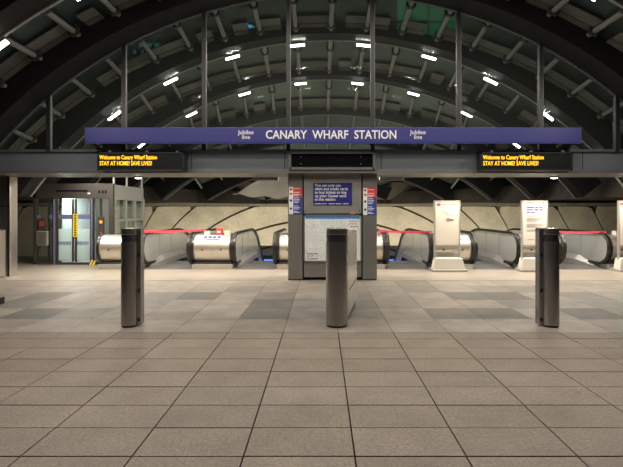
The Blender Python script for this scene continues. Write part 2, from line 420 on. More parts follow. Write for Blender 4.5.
# ------------------------------------------------------------------ concrete end wall of the shaft, slabs between curved joints
wb = struct('wall_back')
def wy(z): return 29.5+3.5*(2.1-z)/6.1
MB().prism([(wy(-5)+.12, -5), (wy(-5)+.6, -5), (wy(3.4)+.6, 3.4), (wy(3.4)+.12, 3.4)], 'x', -26, 26.5).build('wall_core', 'ring', wb)
RA = 14.0
def fz(ap, u):
    a = abs(u)
    if a < 11.5: return ap-(RA-math.sqrt(RA*RA-a*a))
    return ap-(RA-math.sqrt(RA*RA-11.5**2))-(a-11.5)*1.2
apex = [-14, -11.5, -9, -6.6, -4.4, -2.9, -1.5, -.18, 1.15, 2.67, 4.5, 6.6, 8.8, 11.2, 13.8, 16.6, 19.5, 22.5]
G = .065; ZT, ZB = 1.94, -4.6
for a0, a1 in zip(apex[:-1], apex[1:]):
    runs = []; run = []
    for j in range(131):
        u = -26+52*j/130
        lo, hi = max(ZB, fz(a0, u)+G), min(ZT, fz(a1, u)-G)
        if hi-lo > .02: run.append((u, lo, hi))
        elif run: runs.append(run); run = []
    if run: runs.append(run)
    for run in runs:
        if len(run) < 2: continue
        mb = MB()
        for (u, lo, hi) in run:
            mb.v += [(C0+u, wy(lo), lo), (C0+u, wy(hi), hi), (C0+u, wy(hi)+.14, hi), (C0+u, wy(lo)+.14, lo)]
        n = len(run)
        for j in range(n-1):
            for k in range(4): mb.f.append([j*4+k, j*4+(k+1) % 4, j*4+4+(k+1) % 4, j*4+4+k])
        mb.f.append([0, 3, 2, 1]); mb.f.append([(n-1)*4+k for k in range(4)])
        mb.build('concrete_slab', 'concrete', wb)
for k in range(-7, 7): B(C0+k*3.7+.02, C0+(k+1)*3.7-.02, wy(2.1)-.05, wy(2.1)+.2, 1.98, 2.16).build('coping', 'concrete', wb)
for s, nm in ((-1, 'wall_left'), (1, 'wall_right')):
    xs = sorted((s*26, s*26.4)); w_ = B(xs[0], xs[1], 12, 36, -5, 3.4).build(nm, 'ring'); w_['kind'] = 'structure'
pit = B(-26, 26.5, 17.2, 40, -5.3, -5).build('floor_shaft', 'deckgrey'); pit['kind'] = 'structure'
for x in (-9, -5.3, -1.2, 3.0, 7.2, 11):
    t = thing('wall_uplight', f'trough uplight at the foot of the concrete end wall, {ORD[(-9, -5.3, -1.2, 3.0, 7.2, 11).index(x)]} from the left', 'lamp', (x, 27.6, -4.98))
    local(B(x-.6, x+.6, 27.4, 27.8, -4.98, -4.78).build('housing', 'housing'), t)
    area('uplight', (x, 27.6, -4.75), (x, 31.6, 0.8), 330, 1.1, .3, (1, .88, .66), t)
t = thing('blue_glow_ribbon', 'glowing blue lit strip low behind the escalators, either side of pillar', 'screen', (.5, 31, -2))  # emissive strip stands in for a blue glow of unseen source
local(B(-4.9, 5.9, 30.6, 30.9, -1.62, -1.42).build('lit_face', 'bluelight'), t)
local(B(-5.1, 6.1, 30.5, 30.95, -1.40, -1.2).build('hood', 'black'), t)
local(B(-5.1, 6.1, 30.62, 30.95, -5.0, -1.64).build('stand', 'deckgrey'), t)

# ------------------------------------------------------------------ front wall of glass over the header
wf = struct('wall_front')
HY = 11.05
B(-16, 16.5, HY, 12.3, 2.56, 3.0).build('header_beam', 'header', wf)
B(-16, 16.5, HY-.05, 12.32, 2.49, 2.57).build('header_lip', 'header_edge', wf, bevel=.01)
B(-16, 16.5, HY-.06, HY+.02, 2.98, 3.035).build('header_top_edge', 'header_edge', wf)
for x in (-11, -7.9, -3.0, -.86, 1.36, 6, 9): B(x-.006, x+.006, HY-.004, HY+.01, 2.58, 2.98).build('panel_joint', 'black', wf)
PX = lambda px, d: (px-322)*d/FPX
PZ = lambda py, d: EYE-(py-212)*d/FPX
mx_ = [PX(p, 11) for p in (50, 125, 205, 289, 373, 459, 541, 617)]
mx_ = [-8.15]+mx_+[8.7]
def archz(x): R, zc, tf = circ(*RIBS[3][1:]); return zc+math.sqrt(max(0, R*R-(x-C0)**2))
for x in mx_[1:-1]:
    zt = archz(x)+.05
    m_ = MB().box(x-.06, x+.025, 10.94, 11.06, 3.0, zt).build('mullion', 'mullion', wf)
    MB().box(x+.025, x+.04, 10.95, 11.02, 3.0, zt).build('edge_strip', 'trim_light', m_)
for a, b in zip(mx_[:-1], mx_[1:]):
    a_, b_ = a+.06, b-.08; n = 6
    poly = [(a_, 3.0), (b_, 3.0)]+[(b_+(a_-b_)*k/n, archz(b_+(a_-b_)*k/n)) for k in range(n+1)]
    poly = [(x, max(z, 3.001)) for x, z in poly]
    MB().prism(poly, 'y', 10.985, 11.0).build('glass_pane', 'facade_glass', wf)
for s, xa in ((-1, PX(10, 11.9)), (1, 2*C0-PX(10, 11.9)+.3)):
    x0, x1 = (xa-1.4, xa) if s < 0 else (xa, xa+1.4)
    c = B(x0, x1, 11.9, 12.2, 0, 2.49).build('portal_column', 'steel', wf, bevel=.015)
    e = xa-.05 if s < 0 else xa+.05
    B(min(e, e-s*.02), max(e, e-s*.02), 11.885, 11.9, 0, 2.49).build('corner_strip', 'black', c)
    B(x0, x1, 11.89, 11.9, 1.73, 1.745).build('joint', 'black', c)
# vent in the header over the pillar
t = thing('header_vent', 'black slotted vent panel with grey frame above the ticket pillar', 'vent', (PX(332, 11), 11, 2.77))
x0, x1, z0, z1 = PX(290, 11), PX(374, 11), PZ(169, 11), PZ(152.5, 11)
local(B(x0, x1, 11.0, 11.05, z0, z1).build('backing', 'black'), t)
for a in ((x0-.04, x0+.03, z0-.02, z1+.03), (x1-.03, x1+.04, z0-.02, z1+.03), (x0, x1, z1-.03, z1+.03), (x0, x1, z0-.02, z0+.04)):
    local(B(a[0], a[1], 10.96, 11.05, a[2], a[3]).build('frame', 'header_edge'), t)
for k in range(5): local(B(x0+.05, x1-.05, 10.99, 11.0, z0+.07+k*.055, z0+.085+k*.055).build('slat', 'black'), t)
for x in (x0+.25, x1-.3):
    for z in (z0+.12, z1-.1): local(B(x-.012, x+.012, 10.98, 11, z-.012, z+.012).build('screw', 'header_edge'), t)
for xa, lb in ((PX(392, 12.4), 'right'), (PX(266, 12.4), 'left')):
    tag(MB().box(xa-.32, xa+.32, 12.35, 12.5, 2.42, 2.54).box(xa+.1, xa+.2, 12.33, 12.36, 2.45, 2.5).build('junction_box', 'header_edge'), f'grey junction box under the header just {lb} of the ticket pillar', 'box')
# linear lamps on the rear face of the header
for j, xx in enumerate((-6.6, -4.5, -2.4, -.3, 1.8, 3.9, 6.0, 8.1)):
    t = thing('header_lamp', f'linear lamp behind the header beam, {ORD[j]} from the left', 'lamp', (xx, 12.42, 2.6), 'header lamps')
    local(MB().box(xx-.65, xx+.65, 12.33, 12.5, 2.60, 2.68).build('housing', 'header_edge'), t)
    local(MB().tube([(xx-.6, 12.42, 2.585), (xx+.6, 12.42, 2.585)], .02, 8).build('tube', 'tube', smooth=True), t)
    area('lamp_light', (xx, 12.42, 2.56), (xx, 12.9, 0), LAMP_HEADER, 1.2, .1, HEADER_COL, t)
# soffit downlights
for x, lb in ((-4.63, 'left, under the left message display'), (5.85, 'right, under the right message display')):
    t = thing('downlight', f'small bright downlight in the header soffit at {lb}', 'lamp', (x, 12.1, 2.49))
    n = 12
    local(MB().prism([(x+.1*math.cos(2*PI*k/n), 12.1+.1*math.sin(2*PI*k/n)) for k in range(n)], 'z', 2.455, 2.492).build('bezel', 'header_edge'), t)
    local(MB().prism([(x+.075*math.cos(2*PI*k/n), 12.1+.075*math.sin(2*PI*k/n)) for k in range(n)], 'z', 2.445, 2.456).build('lens', 'tube'), t)
    area('lamp_light', (x, 12.1, 2.44), (x, 12.1, 0), 14, .12, .12, LAMP_COL, t)

# ------------------------------------------------------------------ station name sign
SY = 10.6
t = thing('station_sign', 'long blue station name sign with white lettering spanning the glass front', 'sign', (PX(333, SY), SY, PZ(142, SY)))
sb = local(B(PX(84.5, SY), PX(582, SY), SY, SY+.09, PZ(142.3, SY), PZ(127.3, SY)).build('board', 'blue', bevel=.008), t)
local(B(PX(84.5, SY), PX(582, SY), SY+.01, SY+.08, PZ(143.2, SY), PZ(142.3, SY)).build('bottom_edge', 'bluep'), t)
for x in mx_[2:8]: local(B(x-.05, x+.03, SY+.09, 10.94, PZ(139, SY), PZ(130, SY)).build('bracket', 'mullion'), t)
text('lettering', 'CANARY  WHARF  STATION', 'white', PX(265.5, SY), SY-.004, PZ(138.6, SY), .262, sb, width=PX(396, SY)-PX(265.5, SY), bold=.004)
for cx in (246, 418):
    lines('lettering', ('Jubilee', 'line'), 'white', PX(cx, SY), SY-.004, PZ(134.2, SY), .13, sb, .105, align='CENTER', bold=.001)

# ------------------------------------------------------------------ LED message displays
def led(px0, px1, which):
    y = 10.72; x0, x1, z0, z1 = PX(px0, y), PX(px1, y), PZ(170.5, y), PZ(152.3, y)
    t = thing('message_display', f'black message display with amber lettering, {which} of the two on the header', 'display', ((x0+x1)/2, y, z0), 'message displays')
    local(B(x0, x1, y+.03, 11.03, z0, z1).build('casing', 'casing', bevel=.01), t)
    for a in ((x0, x0+.035, z0, z1), (x1-.035, x1, z0, z1), (x0, x1, z0, z0+.04), (x0, x1, z1-.03, z1)):
        local(B(a[0], a[1], y, y+.04, a[2], a[3]).build('bezel', 'casing'), t)
    sc = local(B(x0+.035, x1-.035, y+.02, y+.035, z0+.04, z1-.03).build('screen', 'screen'), t)
    w = x1-x0
    text('lettering', 'Welcome to Canary Wharf Station', 'led', x0+.05, y+.012, z1-.155, .135, sc, width=w*.66, bold=.0005)
    text('lettering', 'STAY AT HOME! SAVE LIVES!', 'led', x0+.05, y+.012, z1-.29, .135, sc, width=w*.60, bold=.0005)
    for q in (.12, .55, .9): local(B(x0+w*q, x0+w*q+.04, y+.05, y+.12, z1, z1+.05).build('hanger', 'header_edge'), t)
led(97, 184, 'left'); led(481, 573, 'right')

# ------------------------------------------------------------------ ticket information pillar
D = 11.25
X = lambda p: PX(p, D)
Z = lambda p: PZ(p, D)
t = thing('information_pillar', 'wide grey steel pillar with poster panels standing under the header', 'pillar', (X(332.5), D, 0))
for a, b, nm in ((288, 302.6, 'side_panel'), (362.6, 377, 'side_panel')):
    local(B(X(a), X(b), D, 12.2, .02, 2.49).build(nm, 'pillar', bevel=.012), t)
local(B(X(303.2), X(362), D+.03, 12.15, .06, 2.49).build('core', 'black'), t)
local(B(X(303.8), X(361.4), D+.005, D+.06, Z(213.5), Z(173)).build('upper_panel', 'pillar_lt', bevel=.008), t)
local(B(X(303.8), X(361.4), D+.005, D+.06, Z(261.4), Z(214)).build('map_recess', 'black'), t)
local(B(X(303.8), X(361.4), D+.005, D+.06, .07, Z(262)).build('lower_panel', 'pillar', bevel=.008), t)
local(B(X(288), X(377), D+.05, 12.1, 0, .06).build('plinth', 'black'), t)
for a in (305.8, 359.4):
    for b in (176, 211): local(B(X(a)-.012, X(a)+.012, D-.004, D+.01, Z(b)-.012, Z(b)+.012).build('screw', 'black'), t)
p = thing('map_poster', 'pale local street map poster with blue header behind the middle bollard', 'poster', (X(332.6), D, Z(260)))
for a in ((303.6, 361.6, 214.6, 216), (303.6, 361.6, 260.6, 262), (303.6, 304.8, 214.6, 262), (360.4, 361.6, 214.6, 262)):
    local(B(X(a[0]), X(a[1]), D-.03, D-.002, Z(a[3]), Z(a[2])).build('map_frame', 'header_edge'), p)
local(B(X(304.6), X(360.6), D-.012, D-.002, Z(260.8), Z(215.8)).build('sheet', 'map'), p)
local(B(X(305.6), X(359.8), D-.016, D-.011, Z(218.8), Z(216.4)).build('header_band', 'mapblue'), p)
for i_, (a, b, c, d) in enumerate(((307, 318, 253.2, 254.2), (307, 318, 258.2, 259), (307, 314, 255.6, 256.2), (349, 358, 220.8, 221.5), (349, 357, 223.5, 224.2), (350, 358, 226.2, 227))):
    local(B(X(a), X(b), D-.016, D-.011, Z(d), Z(c)).build('key_line', 'textgrey'), p)
p = thing('ticket_notice', 'dark blue notice about paying by card on the pillar', 'notice', (X(333), D, Z(206.5)))
ns = local(B(X(313.3), X(352), D-.012, D+.004, Z(205), Z(182.8)).build('sheet', 'navy'), p)
lines('lettering', ('You can only use', 'debit and credit cards', 'to buy tickets or top', 'up your Oyster card', 'at this station.'), 'white', X(314.8), D-.015, Z(186.6), .088, ns, .082, bold=.0012)
for k in range(5): sub(B(X(314.8)+k*.165, X(314.8)+k*.165+(.15, .11, .14, .12, .13)[k], D-.015, D-.011, Z(204.1), Z(203.5)).build('fine_print', 'white'), ns)
for a, b in ((315, 180.6), (350.5, 213.2)):
    tag(B(X(a), X(a)+.11, D-.004, D+.004, Z(b)-.02, Z(b)+.02).build('sticker', 'orange'), 'tiny orange sticker ' + ('above the dark blue notice' if a < 330 else 'at the lower right of the pillar upper panel'), 'sticker')
def side_notice(a, b, y0, y1, which):
    p = thing('fare_notice', f'narrow red, white and blue notice on the {which} edge of the pillar', 'notice', (X((a+b)/2), D, Z(y1)), 'pillar edge notices')
    w = b-a; s1 = a+w*.32; ym = y0+(y1-y0)*.36
    local(B(X(a), X(s1), D-.012, D+.002, Z(y1), Z(y0)).build('icon_strip', 'white'), p)
    local(B(X(s1), X(b), D-.012, D+.002, Z(ym), Z(y0)).build('red_field', 'red'), p)
    local(B(X(s1), X(b), D-.012, D+.002, Z(y1), Z(ym)).build('blue_field', 'bluep'), p)
    for q, m in ((.09, 'red'), (.25, 'red'), (.5, 'bluep'), (.8, 'bluep')):
        cy = y0+(y1-y0)*q; cx = (a+s1)/2; n = 10
        local(MB().prism([(X(cx)+.03*math.cos(2*PI*k/n), Z(cy)+.03*math.sin(2*PI*k/n)) for k in range(n)], 'y', D-.016, D-.011).build('icon', m), p)
    for q, l in ((.06, .8), (.2, .75), (.27, .85), (.31, .6), (.40, .7), (.46, .8), (.52, .75), (.58, .6), (.70, .6), (.76, .85), (.81, .7), (.90, .5), (.94, .8)):
        cy = y0+(y1-y0)*q
        local(B(X(s1)+.015, X(s1)+.015+l*(X(b)-X(s1)-.03), D-.015, D-.011, Z(cy)-.007, Z(cy)+.007).build('text_line', 'white'), p)
side_notice(289, 302, 187, 214, 'left'); side_notice(363.2, 376, 188, 215, 'right')

# ------------------------------------------------------------------ bollards
def bollard(x, y, which, side, fin=None, h=1.375, r=.145):
    """round steel front with a flat service panel behind; fin = long rear body"""
    t = thing('bollard', which, 'bollard', (x, y, 0), 'steel bollards')
    n = 28
    def ring(k): return [(x+r*math.cos(2*PI*i/n), y+r*math.sin(2*PI*i/n)) for i in range(n)]
    local(MB().prism(ring(0), 'z', .03, h-.19).build('shaft', 'bollard', smooth=True), t)
    local(MB().prism([(x+(r-.006)*math.cos(2*PI*i/n), y+(r-.006)*math.sin(2*PI*i/n)) for i in range(n)], 'z', h-.19, h-.12).build('reader_band_lower', 'bollard_band', smooth=True), t)
    local(MB().prism([(x+(r-.004)*math.cos(2*PI*i/n), y+(r-.004)*math.sin(2*PI*i/n)) for i in range(n)], 'z', h-.12, h-.09).build('reader_band', 'bollard_band', smooth=True), t)
    local(MB().prism(ring(0), 'z', h-.09, h).build('cap', 'bollard', smooth=True, bevel=.008), t)
    local(MB().prism([(x+(r-.01)*math.cos(2*PI*i/n), y+(r-.01)*math.sin(2*PI*i/n)) for i in range(n)], 'z', 0, .03).build('foot', 'rubber', smooth=True), t)
    if fin is None:
        xs = sorted((x+side*.02, x+side*(r+.05)))
        local(B(xs[0], xs[1], y-.01, y+.13, .02, h-.004).build('service_panel', 'bollard', bevel=.012), t)
        e = x+side*(r+.022)
        for z in (.09, .5, 1.0): local(B(e-.012, e+.012, y-.016, y-.005, z-.02, z+.03).build('lock', 'black'), t)
    else:
        L, ang = fin; ca, sa = math.cos(ang), math.sin(ang)
        def q(u, w): return (x+u*ca+w*sa, y-u*sa+w*ca)
        hw = r-.002
        local(MB().prism([q(-hw, .05), q(hw, .05), q(hw, L-.1), q(hw-.1, L), q(-hw+.1, L), q(-hw, L-.1)], 'z', .12, h-.085).build('rear_body', 'steel', bevel=.012), t)
        local(MB().prism([q(-hw+.03, .05), q(hw-.03, .05), q(hw-.03, L-.08), q(-hw+.03, L-.08)], 'z', 0, .12).build('kick_plinth', 'rubber'), t)
        local(MB().prism([q(-hw-.003, .2), q(hw+.003, .2), q(hw+.003, L-.15), q(-hw-.003, L-.15)], 'z', .47, .485).build('seam', 'black'), t)
        local(MB().prism([q(-.05, .16), q(.05, .16), q(.05, .24), q(-.05, .24)], 'z', h-.09, h-.03).build('sensor', 'black'), t)
    return t
bollard(PX(129.5, 6.72), 6.72, 'free-standing round steel bollard in front of the lift and leftmost escalator', 1, r=.112)
bollard(PX(550.6, 6.72), 6.72, 'free-standing round steel bollard at right, in front of the right escalators', -1, r=.112)
bollard(PX(337, 6.75), 6.75, 'steel bollard with long rear body in front of the map pillar', 1, (1.6, math.radians(9)), r=.155)
bollard(-5.68, 7.05, 'steel bollard body cut off by the left edge of the photo', 1, (1.45, math.radians(0)))

# ------------------------------------------------------------------ escalators
EY = 13.75; ER = .40; EZ = .57; FLAT = 17.1; FL2 = 15.6; SL = math.tan(math.radians(30))
def path(off, end=24.0):
    """side line of a balustrade edge, offset outward: down-slope end -> top -> round nose -> bottom"""
    r = ER+off; top = EZ+r; P = []
    P.append((end, top-(end-FLAT)*SL+.02))
    for k in range(6, -1, -1):
        d = FLAT-.5+k*.25; P.append((d, top-(.0 if d <= FLAT-.5 else SL*(d-FLAT+.5)**2/4)))
    P.append((EY, top))
    for k in range(1, 12): a = PI/2+PI*k/12; P.append((EY+r*math.cos(a), EZ+r*math.sin(a)))
    P.append((EY, EZ-r)); return P
def balustrade(xa, xb):
    up = path(0); r = ER
    poly = up+[(FLAT, EZ-r), (24.0, EZ-r-(24-FLAT)*SL)]
    return MB().prism(poly, 'x', xa, xb)
def escalator(xl, xr, label):
    t = thing('escalator', label, 'escalator', ((xl+xr)/2, EY, 0), 'escalators')
    for s, x in ((1, xl), (-1, xr)):
        b = local(balustrade(min(x, x+s*.06), max(x, x+s*.06)).build('balustrade', 'balustrade', smooth=True), t)
        pts = [(x+s*.06, d, z) for d, z in path(.035)]+[(x+s*.06, 14.3, EZ-ER-.035)]
        h = local(MB().tube(pts, .038, 8, 1.5).build('handrail', 'rubber', smooth=True), t)
        pts = [(x+s*.07, d, z) for d, z in path(-.03)]
        local(MB().tube(pts, .02, 6).build('rim', 'skirt', smooth=True), t)
        for d in (14.75, 15.9):
            local(B(min(x+s*.058, x+s*.064), max(x+s*.058, x+s*.064), d, d+.012, .25, .93).build('panel_seam', 'deckgrey'), t)
        xx = sorted((x+s*.05, x+s*.22))
        hi, lo = (.30, .20) if s > 0 else (.20, .30)
        mb = MB()
        sec = [(x+s*.05, .0), (x+s*.05, .30), (x+s*.22, .16), (x+s*.22, 0)]
        for d, dz, q in ((EY+.12, 0, .12), (EY+1.1, 0, 1), (FLAT, 0, 1), (24, -(24-FLAT)*SL, 1)):
            mb.v += [(x+s*.05+(sx-x-s*.05)*q, d, sz*q+dz) for sx, sz in sec]
        for j in range(3):
            for k in range(4): mb.f.append([j*4+k, j*4+(k+1) % 4, j*4+4+(k+1) % 4, j*4+4+k])
        mb.f += [[0, 1, 2, 3], [12, 13, 14, 15]]
        local(mb.build('skirt', 'skirt'), t)
    local(B(xl+.06, xr-.06, 13.4, 14.85, 0, .012).build('landing_plate', 'step'), t)
    local(B(xl+.2, xr-.2, 14.85, 15.05, .0, .02).build('comb', 'step'), t)
    for k in range(12):
        d = 15.05+k*.4; z = -max(0, k-1)*.23-.01
        local(B(xl+.22, xr-.22, d, d+.4, z-.24, z+.0).build('step', 'step'), t)
    return t
UN = [(-6.28, -5.05), (-3.65, -2.51), (-1.26, -.11), (.62, 1.77), (3.08, 4.22), (5.51, 6.68), (8.02, 9.2)]
EL = [(UN[0][1], UN[1][0], 'leftmost escalator, beside the lift, with red tape across it'), (UN[1][1], UN[2][0], 'second escalator from the left, just left of the map pillar'),
      (UN[3][1], UN[4][0], 'escalator just right of the map pillar with pink tape across'), (UN[4][1], UN[5][0], 'escalator between the two white poster stands'),
      (UN[5][1], UN[6][0], 'rightmost escalator, behind the right bollard')]
for a in EL: escalator(*a)
NL = ['steel escalator newel drum beside the lift, partly behind the left bollard', 'steel escalator newel drum with stop buttons between the two left escalators',
      'steel newel drum showing at the left edge of the map pillar', 'steel newel drum showing at the right edge of the map pillar',
      'steel escalator newel drum behind the arrow poster stand', 'steel escalator newel drum behind the text poster stand', 'steel escalator newel drum at the right edge of the photo']
for k, (xa, xb) in enumerate(UN):
    t = thing('newel_drum', NL[k], 'escalator newel', ((xa+xb)/2, EY, 0), 'escalator newel drums'); n = 32; r = ER-.015
    local(MB().prism([(EY+r*math.cos(2*PI*i/n), EZ+r*math.sin(2*PI*i/n)) for i in range(n)], 'x', xa+.01, xb-.01).build('drum', 'drum', smooth=True), t)
    for q0, q1, m_, dr in ((xa+.0, xa+.07, 'rubber', .03), (xb-.07, xb, 'rubber', .03), (xa+.07, xa+.10, 'skirt', .005), (xb-.10, xb-.07, 'skirt', .005)):
        local(MB().prism([(EY+(r+dr)*math.cos(2*PI*i/n), EZ+(r+dr)*math.sin(2*PI*i/n)) for i in range(n)], 'x', q0, q1).build('end_ring', m_, smooth=True), t)
    local(B(xa, xb, EY-.3, EY+1.2, 0, .13).build('plinth', 'skirt', bevel=.01), t)
    local(B(xa+.03, xb-.03, EY-.22, EY+1.2, .13, .19).build('recess', 'deckgrey'), t)
    up = [(d, z-.10) for d, z in path(0)[:9]]
    poly = up+[(EY+.3, .2), (FL2, .2), (24, .2-(24-FL2)*SL)]
    local(MB().prism(poly, 'x', xa+.01, xb-.01).build('deck', 'deckgrey', smooth=True), t)
    mid = (xa+xb)/2
    for q in (.02,): local(MB().prism([(EY+(r+.003)*math.cos(2*PI*i/n), EZ+(r+.003)*math.sin(2*PI*i/n)) for i in range(n)], 'x', mid-.006, mid+.006).build('seam', 'skirt', smooth=True), t)
    for q in (.27, .73):
        x = xa+(xb-xa)*q; local(MB().prism([(x+.03*math.cos(2*PI*i/10), EZ-.02+.03*math.sin(2*PI*i/10)) for i in range(10)], 'y', EY-r-.01, EY-r+.02).build('bolt_cover', 'deckgrey'), t)
    if k in (1, 4, 5, 6):
        a = math.radians(128); cy, cz = EY+r*math.cos(a), EZ+r*math.sin(a); tx, tz = -math.sin(a), math.cos(a)
        nx, nz = math.cos(a), math.sin(a)
        lw = .07
        p = [(cy+tx*lw, cz+tz*lw), (cy-tx*lw, cz-tz*lw), (cy-tx*lw+nx*.02, cz-tz*lw+nz*.02), (cy+tx*lw+nx*.02, cz+tz*lw+nz*.02)]
        lb = local(MB().prism(p, 'x', mid-.27, mid+.27).build('label_plate', 'white'), t)
        for j in range(4):
            w2 = .05; p = [(cy+tx*w2, cz+tz*w2), (cy-tx*w2, cz-tz*w2), (cy-tx*w2+nx*.024, cz-tz*w2+nz*.024), (cy+tx*w2+nx*.024, cz+tz*w2+nz*.024)]
            sub(MB().prism(p, 'x', mid-.24+j*.125, mid-.14+j*.125).build('label_pictogram', 'bluep'), lb)
    if k in (1, 6):
        for q in (.33, .83): x = xa+(xb-xa)*q; local(B(x-.07, x+.07, EY-.12, EY+.08, .93, 1.06).build('switch_box', 'signbase', bevel=.01), t)
        x = xa+(xb-xa)*.62; local(B(x-.085, x+.085, EY-.05, EY+.1, .96, 1.13).build('stop_button_box', 'red', bevel=.01), t)
        local(B(x-.05, x+.05, EY-.055, EY-.05, 1.0, 1.06).build('stop_label', 'white'), t)
def tape(x0, z0, x1, z1, y, label):
    n = 8; mb = MB()
    for k in range(n+1):
        q = k/n; x = x0+(x1-x0)*q; z = z0+(z1-z0)*q-.02*4*q*(1-q); w = .03
        mb.v += [(x, y, z-w), (x, y+.004, z-w), (x, y+.004, z+w), (x, y, z+w)]
    for j in range(n):
        for k in range(4): mb.f.append([j*4+k, j*4+(k+1) % 4, j*4+4+(k+1) % 4, j*4+4+k])
    mb.f += [[0, 1, 2, 3], [n*4+3, n*4+2, n*4+1, n*4]]
    tag(mb.build('barrier_tape', 'tape'), label, 'tape', 'red barrier tapes')
tape(-5.15, 1.05, -3.32, 1.09, EY-.13, 'red barrier tape strung across the leftmost escalator entrance')
tape(1.6, 1.06, 3.14, 1.04, EY-.06, 'pink-red barrier tape strung from the pillar to the arrow poster stand')
tape(6.6, 1.04, 8.1, 1.03, EY-.06, 'red barrier tape strung across the rightmost escalator behind the right bollard')

# ------------------------------------------------------------------ poster stands
def stand(px0, px1, which, kind, dd=12.98):
    x = lambda p: PX(p, dd)
    z = lambda p: PZ(p, dd)
    a, b = x(px0), x(px1); m = (a+b)/2
    t = thing('poster_stand', which, 'sign stand', (m, dd, 0), 'white poster stands')
    pb = local(B(a, b, dd, dd+.06, z(245), z(201)).build('poster_panel', 'signwhite', bevel=.006), t)
    for q in (a-.012, b-.028):
        local(B(q, q+.04, dd-.01, dd+.07, .3, z(200.6)).build('post', 'signframe', bevel=.006), t)
    local(B(a, b, dd-.01, dd+.07, z(202.3), z(200.6)).build('top_rail', 'signframe'), t)
    local(B(a, b, dd-.005, dd+.065, z(246), z(245)).build('bottom_rail', 'signframe'), t)
    w = (b-a)/2
    local(MB().prism([(m-w-.06, .06), (m+w+.12, .06), (m+w+.04, .36), (m-w+.0, .36)], 'y', dd-.1, dd+.17).build('base_box', 'signbase', bevel=.02), t)
    local(MB().prism([(m-w-.11, 0), (m+w+.16, 0), (m+w+.15, .07), (m-w-.09, .07)], 'y', dd-.2, dd+.27).build('foot', 'skirt', bevel=.02), t)
    f = dd-.006
    def bar(p0, q0, p1, q1, mt): sub(B(x(px0+p0), x(px0+p1), f, dd+.002, z(q1), z(q0)).build('print_line', mt), pb)
    if kind == 'arrow':
        n = 14; cx, cz = x(px0+4.2), z(204.6)
        rr = MB()
        for i in range(n):
            a0, a1 = 2*PI*i/n, 2*PI*(i+1)/n
            rr.prism([(cx+.045*math.cos(a0), cz+.045*math.sin(a0)), (cx+.045*math.cos(a1), cz+.045*math.sin(a1)), (cx+.027*math.cos(a1), cz+.027*math.sin(a1)), (cx+.027*math.cos(a0), cz+.027*math.sin(a0))], 'y', f, dd+.002)
        sub(rr.build('roundel_ring', 'red'), pb)
        sub(B(cx-.06, cx+.06, f-.002, dd, cz-.01, cz+.01).build('roundel_bar', 'bluep'), pb)
        for p in ((7, 12.4), (14, 23.6)): bar(p[0], 204.1, p[1], 205, 'textgrey')
        for p in ((7.2, 206.6, 9.8, 206.9), (7.6, 207.6, 10, 207.9), (8, 209.2, 9.8, 209.5), (9, 212.2, 11, 212.6), (10.8, 213.2, 14, 213.6), (12, 214.8, 14.5, 215.1), (15.5, 214.4, 20, 214.9)): bar(*p, 'textgrey')
        for (p0, q0, p1, q1) in ((11.6, 219.6, 14, 217.6), (11.6, 219.6, 14, 221.6), (14, 217.6, 14, 219), (14, 221.6, 14, 220.2), (14, 219, 19, 219), (14, 220.2, 19, 220.2), (19, 219, 19, 220.2)):
            sub(MB().tube([(x(px0+p0), f, z(q0)), (x(px0+p1), f, z(q1))], .006, 5).build('arrow_outline', 'textgrey'), pb)
    elif kind == 'text':
        for p in ((5, 202.9, 12.5, 203.4), (20.6, 202.2, 21.6, 203.6), (20, 204, 22.5, 204.5)): bar(*p, 'textgrey')
        for p in ((4.6, 206.7, 12.2, 208), (13, 206.7, 16, 208), (17, 206.7, 20.4, 208), (4.6, 209.2, 11.2, 210.5), (12.4, 209.2, 16.4, 210.5), (17.2, 209.2, 20.8, 210.5), (4.6, 211.6, 8.4, 212.9), (9, 211.6, 12.8, 212.9)): bar(*p, 'bluep')
        y = 214.6
        for l in (22.5, 14.5, 0, 20.5, 19.6, 16, 15, 0, 19.8, 21, 15, 19, 0, 18, 20):
            if l: bar(4.6, y, l, y+.35, 'textgrey')
            y += 1.15
        bar(6, 239, 12, 239.5, 'textgrey')
    else:
        bar(1, 203, 5, 205, 'red')
stand(434.5, 460, 'white poster stand with a small red roundel and outlined left arrow', 'arrow')
stand(522, 547.5, 'white poster stand with blue heading lines, beside the right bollard', 'text')
stand(619, 645, 'white poster stand cut off by the right edge of the photo', 'edge')

# ------------------------------------------------------------------ glass lift
LY = 14.6
x = lambda p: PX(p, LY)
z = lambda p: PZ(p, LY)
lift = thing('glass_lift', 'dark framed glass lift with lit white car and sliding doors', 'lift', (x(73), LY, 0))
def L(mb, nm, m, **k): return local(mb.build(nm, m, **k), lift)
def LS(part, mb, nm, m, **k): return sub(mb.build(nm, m, **k), part)
XL, XR, YB = x(33), x(113), 17.2
L(B(XL, XR, LY, LY+.12, z(198.5), z(183.5)), 'fascia', 'liftframe', bevel=.01)
L(B(x(56), x(87.5), LY-.01, LY+.01, z(191.8), z(190)), 'fascia_slot', 'black')
for (a, b) in ((33, 36.2), (52.5, 55.2), (91, 93), (109.2, 113)): L(B(x(a), x(b), LY, LY+.12, 0, z(198.5)), 'post', 'liftframe', bevel=.008)
L(B(XL, XR, LY, LY+.12, 0, z(262.5)), 'sill', 'liftframe')
L(B(x(53.5), x(55.2), LY-.012, LY, z(265), z(199)), 'blue_edge', 'liftblue')
L(B(x(91), x(92.3), LY-.012, LY, z(265), z(199)), 'blue_edge', 'liftblue')
